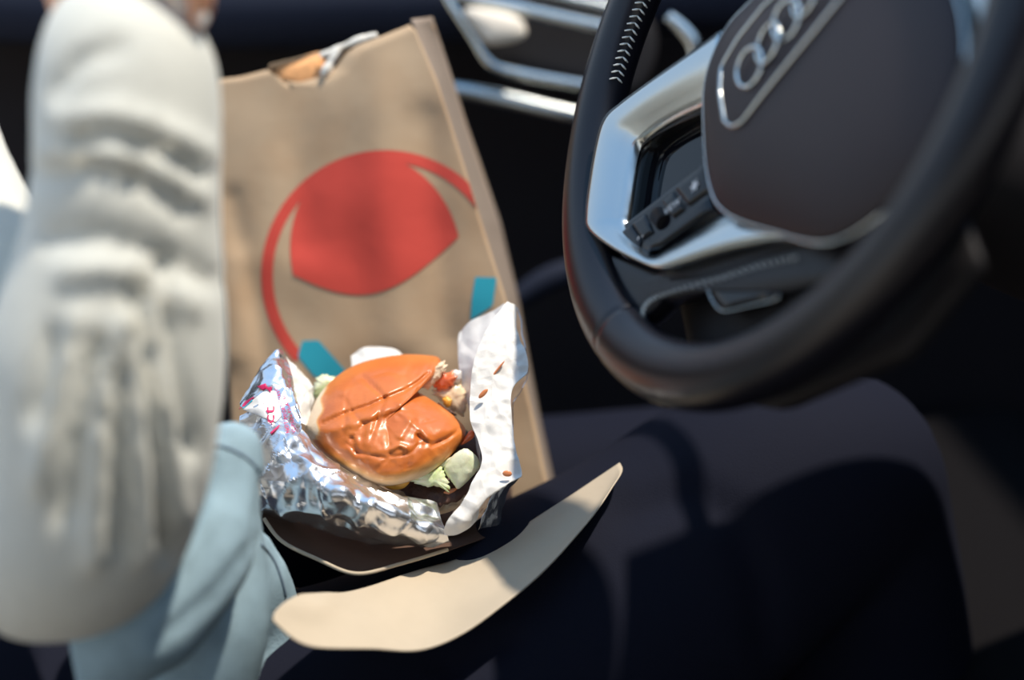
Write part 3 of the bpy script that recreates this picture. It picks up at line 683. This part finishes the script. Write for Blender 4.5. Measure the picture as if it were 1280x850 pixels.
dome(CL, (478, 530), lambda a, b, h: P(a, b, bunz(b)-h), .034, .006, rings=60, p=2.3, q=2, name='top_bun', m=M['bun'], parent=bg, attr=True, afn=bunpale,
     disp=lambda a, b, t: (crease(a, b)+.0022*hfield((a, b, 0), .03)-.0016*math.exp(-crinkle(Vector((a, b+.3*a, 7)), .021)/.07)+.0006*hfield((a, b, 0), .12, 4))*(1-t**6))
def piece(name, pts, z, H, m, Hb=.006, n=60, rough=.0, label=None, dz=0, curve=True, rings=10):
    L = spline(pts, n, True) if curve else poly(pts, n); c = L.mean(0)
    if rough: L = np.array([c+(q-c)*(1+rough*noise.noise(Vector((q[0]*.35, q[1]*.35, 3)))) for q in L])
    return dome(L, tuple(c), lambda a, b, h: P(a, b, z+(530-b)*dz-h), H, Hb, rings=rings, p=3, name=name, m=m, parent=bg, label=label,
                disp=lambda a, b, t: .12*H*hfield((a, b, 0), .15)*(1-t**4))
piece('patty', [(500, 560), (560, 540), (590, 540), (602, 555), (605, 580), (590, 612), (560, 632), (530, 630), (500, 612), (470, 600)], .931, .007, M['patty'], .012, rough=.12, dz=.0004)
piece('bottom_bun', [(470, 580), (560, 560), (608, 575), (600, 608), (570, 636), (535, 643), (500, 625)], .946, .006, M['crumb'], .02, dz=.0004)
piece('onion', [(555, 588), (562, 574), (576, 562), (586, 562), (597, 572), (600, 583), (592, 594), (580, 606), (572, 611), (566, 604)], .889, .004, M['onion'], .003, rough=.04, label='pale lettuce rib piece')
piece('lettuce', [(513, 600), (522, 592), (540, 588), (552, 585), (558, 595), (562, 610), (558, 613), (545, 608), (530, 608)], .888, .004, M['lettuce'], .003, rough=.3)
piece('onion', [(538, 590), (555, 576), (566, 570), (572, 566), (560, 582), (549, 588)], .893, .002, M['onion'], .003, label='pale lettuce rib piece')
piece('cheese', [(478, 606), (492, 606), (508, 600), (512, 603), (503, 611), (488, 612)], .888, .002, M['cheese'], .002)
piece('cheese', [(540, 622), (560, 612), (572, 610), (565, 617), (550, 626)], .892, .0015, M['grease'], .002)
piece('tomato', [(576, 556), (582, 545), (588, 538), (593, 540), (592, 547), (584, 553)], .903, .002, M['tomato'], .003)
piece('crumb', [(527, 481), (538, 468), (548, 454), (556, 451), (558, 458), (552, 470), (540, 482), (532, 488)], .930, .003, M['crumb'], .004, rough=.3, label='torn pale bread edge')
piece('tomato', [(540, 478), (550, 467), (562, 464), (572, 468), (568, 480), (556, 487), (545, 486)], .935, .005, M['tomato'], .004, rough=.3)
piece('sauce', [(540, 490), (555, 484), (572, 480), (583, 490), (584, 505), (578, 518), (566, 514), (552, 502)], .938, .006, M['sauce'], .004, rough=.3)
piece('lettuce', [(560, 468), (570, 462), (577, 466), (575, 476), (566, 479)], .936, .004, M['liner'], .004, rough=.3, label='lettuce shred, wet highlight put into white colour')  # plain white stands in for a wet glint on the lettuce
piece('cheese', [(553, 500), (558, 496), (564, 500), (563, 508), (556, 508)], .931, .003, M['cheese'], .003, rough=.3)
piece('patty', [(548, 503), (556, 508), (566, 514), (572, 520), (560, 518), (550, 511)], .928, .003, M['patty'], .003, rough=.3)
piece('lettuce', [(392, 478), (402, 468), (412, 470), (425, 470), (430, 478), (415, 490), (402, 500), (393, 505)], .955, .006, M['lettuce'], .006, rough=.35)
# =================================================================== PERSON
per = thing('person', 'seated person in grey-white sweatshirt over pale denim with arm raised, navy trousers', 'person', P(60, 900, .85))
# sweatshirt: forearm, elbow, upper arm, shoulder and torso (one surface)
A = [[], []]
add(A, pxtube([(185, -20, .675, 42), (178, 10, .67, 70), (165, 45, .665, 100), (161, 90, .66, 112), (160, 150, .66, 116), (160, 210, .66, 116), (155, 290, .665, 121), (146, 370, .67, 136), (136, 450, .675, 146), (130, 530, .68, 142), (116, 600, .69, 142), (92, 660, .70, 140), (55, 690, .71, 122)], 40, 28))
add(A, pxtube([(60, 680, .71, 120), (10, 620, .715, 140), (-35, 500, .73, 145), (-60, 380, .745, 140), (-82, 290, .76, 125), (-115, 180, .785, 112), (-170, -40, .83, 120)], 30, 28))
add(A, pxtube([(-170, -40, .83, 120), (-260, 150, .86, 220), (-300, 450, .86, 230), (-290, 700, .86, 230), (-240, 900, .86, 220)], 24, 28))
sf = fold([([(95, 178), (150, 172), (205, 190), (245, 215)], 9, -.006), ([(50, 215), (110, 205), (170, 222), (230, 262)], 9, -.005), ([(70, 150), (140, 140), (200, 158), (262, 190)], 10, .004),
           ([(60, 195), (130, 190), (200, 206), (255, 245)], 9, .004), ([(70, 110), (100, 70), (150, 58)], 9, -.004),
           ([(60, 300), (120, 290), (200, 315), (265, 350)], 12, -.004), ([(80, 340), (150, 335), (240, 380)], 13, .004),
           ([(205, 330), (215, 430), (240, 560)], 11, -.007), ([(175, 360), (190, 480), (205, 600), (210, 690)], 11, -.009), ([(150, 430), (150, 540), (155, 680)], 11, -.009), ([(120, 430), (95, 540), (85, 640)], 13, -.008), ([(70, 420), (45, 520)], 13, -.006),
           ([(190, 380), (205, 500), (222, 650)], 10, .006), ([(160, 400), (172, 520), (182, 690)], 10, .007), ([(140, 420), (125, 560), (118, 700)], 11, .007), ([(95, 400), (70, 500), (50, 600)], 12, .005)])
def sd(co_, nn):
    x, y, z = toview(co_)
    if nn.dot(fw) > .3: return 0
    return sf(x, y)*1.05+.0012*hfield(co_, 14)
link('sweatshirt', union(A[0], A[1], .0065, 5, sd), M['sweat'], per)
# skin: forearm inside the sleeve, palm, five fingers
A = [[], []]
def ft(pts): add(A, pxtube(pts, 14, 14))
ft([(160, 80, .675, 50), (115, 28, .668, 40), (98, -10, .668, 42), (105, -50, .67, 56), (130, -100, .672, 64), (155, -135, .675, 58)])
ft([(150, -120, .66, 40), (160, -150, .648, 32)]); ft([(150, -110, .68, 40), (165, -140, .695, 30)])
for z_, pts in ((.640, [(160, -150), (205, -182), (252, -165), (276, -120), (272, -76), (258, -52)]),
                (.6585, [(165, -155), (215, -190), (268, -168), (292, -112), (282, -62), (262, -34)]),
                (.677, [(168, -150), (215, -180), (262, -158), (284, -104), (274, -58), (256, -32)]),
                (.6945, [(165, -138), (205, -162), (244, -142), (262, -98), (254, -62), (240, -42)])):
    ft([(x, y, z_+(.668-z_)*(.35 if n_ == 0 else 0), r_) for n_, ((x, y), r_) in enumerate(zip(pts, (24, 21, 20, 18, 16.5, 14)))])
ft([(125, -62, .655, 30), (175, -58, .640, 25), (222, -38, .636, 21), (250, -8, .640, 18), (248, 18, .645, 15.5), (243, 34, .648, 11)])   # thumb
hand = link('hand_and_forearm', union(A[0], A[1], .0016, 4), M['skin'], per)
lp = spline([(247, 14), (256, 13), (260, 21), (256, 31), (248, 31)], 24, True)
dome(lp, (252, 21), lambda a, b, h: P(a, b, .6400-h), .001, .003, rings=5, name='fingernail', m=M['nail'], parent=hand)
# trousers: pelvis, both thighs, knees and shins
A = [[], []]
add(A, pxtube([(-60, 900, .86, 210), (150, 980, .88, 210), (450, 930, .91, 205), (650, 830, .95, 195), (820, 735, .985, 182), (960, 630, 1.01, 168), (1040, 600, 1.04, 150)], 34, 28))
add(A, pxtube([(1030, 610, 1.04, 150), (1080, 760, 1.08, 125), (1120, 980, 1.14, 110), (1140, 1200, 1.2, 100)], 24, 28))
add(A, pxtube([(-60, 860, 1.0, 190), (200, 740, 1.12, 150), (450, 665, 1.19, 128), (640, 642, 1.20, 120), (840, 618, 1.20, 112), (960, 600, 1.2, 108)], 34, 28))
add(A, pxtube([(960, 600, 1.2, 105), (1020, 700, 1.22, 90), (1060, 900, 1.25, 80), (1080, 1150, 1.3, 75)], 24, 28))
tf = fold([([(780, 640), (860, 615), (920, 650), (950, 720), (960, 800)], 24, -.006), ([(560, 840), (640, 800)], 16, -.005)])
def td(co_, nn):
    x, y, z = toview(co_); return (tf(x, y) if z < 1.05 else 0)+.002*hfield(co_, 9)
link('trousers', union(A[0], A[1], .008, 6, td), M['navy'], per)
# pale denim layers under the sleeve
A = [[], []]
add(A, pxtube([(290, 556, .775, 40), (285, 620, .77, 48), (262, 680, .76, 62), (215, 735, .75, 74), (160, 790, .74, 78), (130, 850, .74, 40)], 26, 24))
add(A, pxtube([(250, 560, .79, 40), (215, 650, .78, 80), (180, 740, .78, 70), (170, 800, .78, 40)], 20, 24))
df = fold([([(330, 600), (318, 680), (270, 740), (200, 800)], 8, -.003), ([(272, 560), (268, 640), (230, 700)], 9, .003)])
def dd(co_, nn): x, y, z = toview(co_); return df(x, y)
shirt = link('denim_shirt', union(A[0], A[1], .005, 6, dd), M['denim'], per)
A = [[], []]
add(A, pxtube([(318, 670, .83, 18), (325, 720, .84, 38), (318, 775, .86, 62), (296, 855, .87, 96), (270, 950, .88, 110)], 26, 24))
add(A, pxtube([(300, 640, .81, 30), (260, 760, .81, 80), (230, 880, .82, 80)], 16, 24))
tail = link('denim_shirt_tail', union(A[0], A[1], .005, 6), M['denim'], per)
0 and ribbon([tuple(q) for q in spline([(258, 524, .755), (280, 522, .742), (305, 524, .742), (322, 538, .752), (329, 552, .765)], 24)], P, .006, 'sunlit_top', M['denim_sunlit'], shirt, closed=False, axis=UP, label='pale strip for the sunlit top of the denim')
bpy.context.view_layer.update()
TB = [BVHTree.FromPolygons([q.matrix_world @ v.co for v in q.data.vertices], [tuple(p.vertices) for p in q.data.polygons]) for q in (shirt, tail)]
def onshirt(pts, n=30):
    out = []
    for x, y in spline(pts, n):
        zs = [toview(h)[2] for h in (t.ray_cast(EYE, (P(x, y, 1)-EYE).normalized())[0] for t in TB) if h]
        if zs: out.append((x, y, min(zs)))
    return out
for pl_ in ([(262, 556), (285, 560), (308, 572), (324, 588)], [(326, 680), (342, 700), (352, 725), (357, 745)]):
    L_ = onshirt(pl_)
    if len(L_) > 3: ribbon(L_, P, .0010, 'seam', M['denim_seam'], shirt, closed=False, axis=UP, label='dark denim seam')
# =================================================================== LIGHT
w = bpy.data.worlds.new('sky'); S.world = w; w.use_nodes = True; nt = w.node_tree; bgn = nt.nodes['Background']
tc = nt.nodes.new('ShaderNodeTexCoord'); sp = nt.nodes.new('ShaderNodeSeparateXYZ'); nt.links.new(tc.outputs['Generated'], sp.inputs[0])
rp = nt.nodes.new('ShaderNodeValToRGB'); e = rp.color_ramp.elements
e[0].position = .0; e[0].color = (.26, .22, .18, 1); e[1].position = 1; e[1].color = (.24, .44, .74, 1)
k = e.new(.49); k.color = (.62, .54, .44, 1); k = e.new(.52); k.color = (1.0, .93, .80, 1); k = e.new(.68); k.color = (.44, .58, .76, 1)
ma = nt.nodes.new('ShaderNodeMath'); ma.operation = 'MULTIPLY_ADD'; ma.inputs[1].default_value = .5; ma.inputs[2].default_value = .5
nt.links.new(sp.outputs['Z'], ma.inputs[0]); nt.links.new(ma.outputs[0], rp.inputs['Fac']); nt.links.new(rp.outputs['Color'], bgn.inputs['Color'])
bgn.inputs['Strength'].default_value = 1.25
sun = bpy.data.lights.new('sun', 'SUN'); sun.energy = 4.6; sun.angle = math.radians(2); sun.color = (1, .90, .76)
so = bpy.data.objects.new('sun', sun); C.objects.link(so)
sdir = (RT*.32+UP*.86-fw*.28).normalized()       # towards the sun
so.rotation_euler = sdir.to_track_quat('Z', 'Y').to_euler()
so.location = EYE+sdir*3
S.view_settings.view_transform = 'Standard'; S.view_settings.look = 'None'; S.view_settings.gamma = 1; S.view_settings.exposure = .28
S.view_settings.use_curve_mapping = False
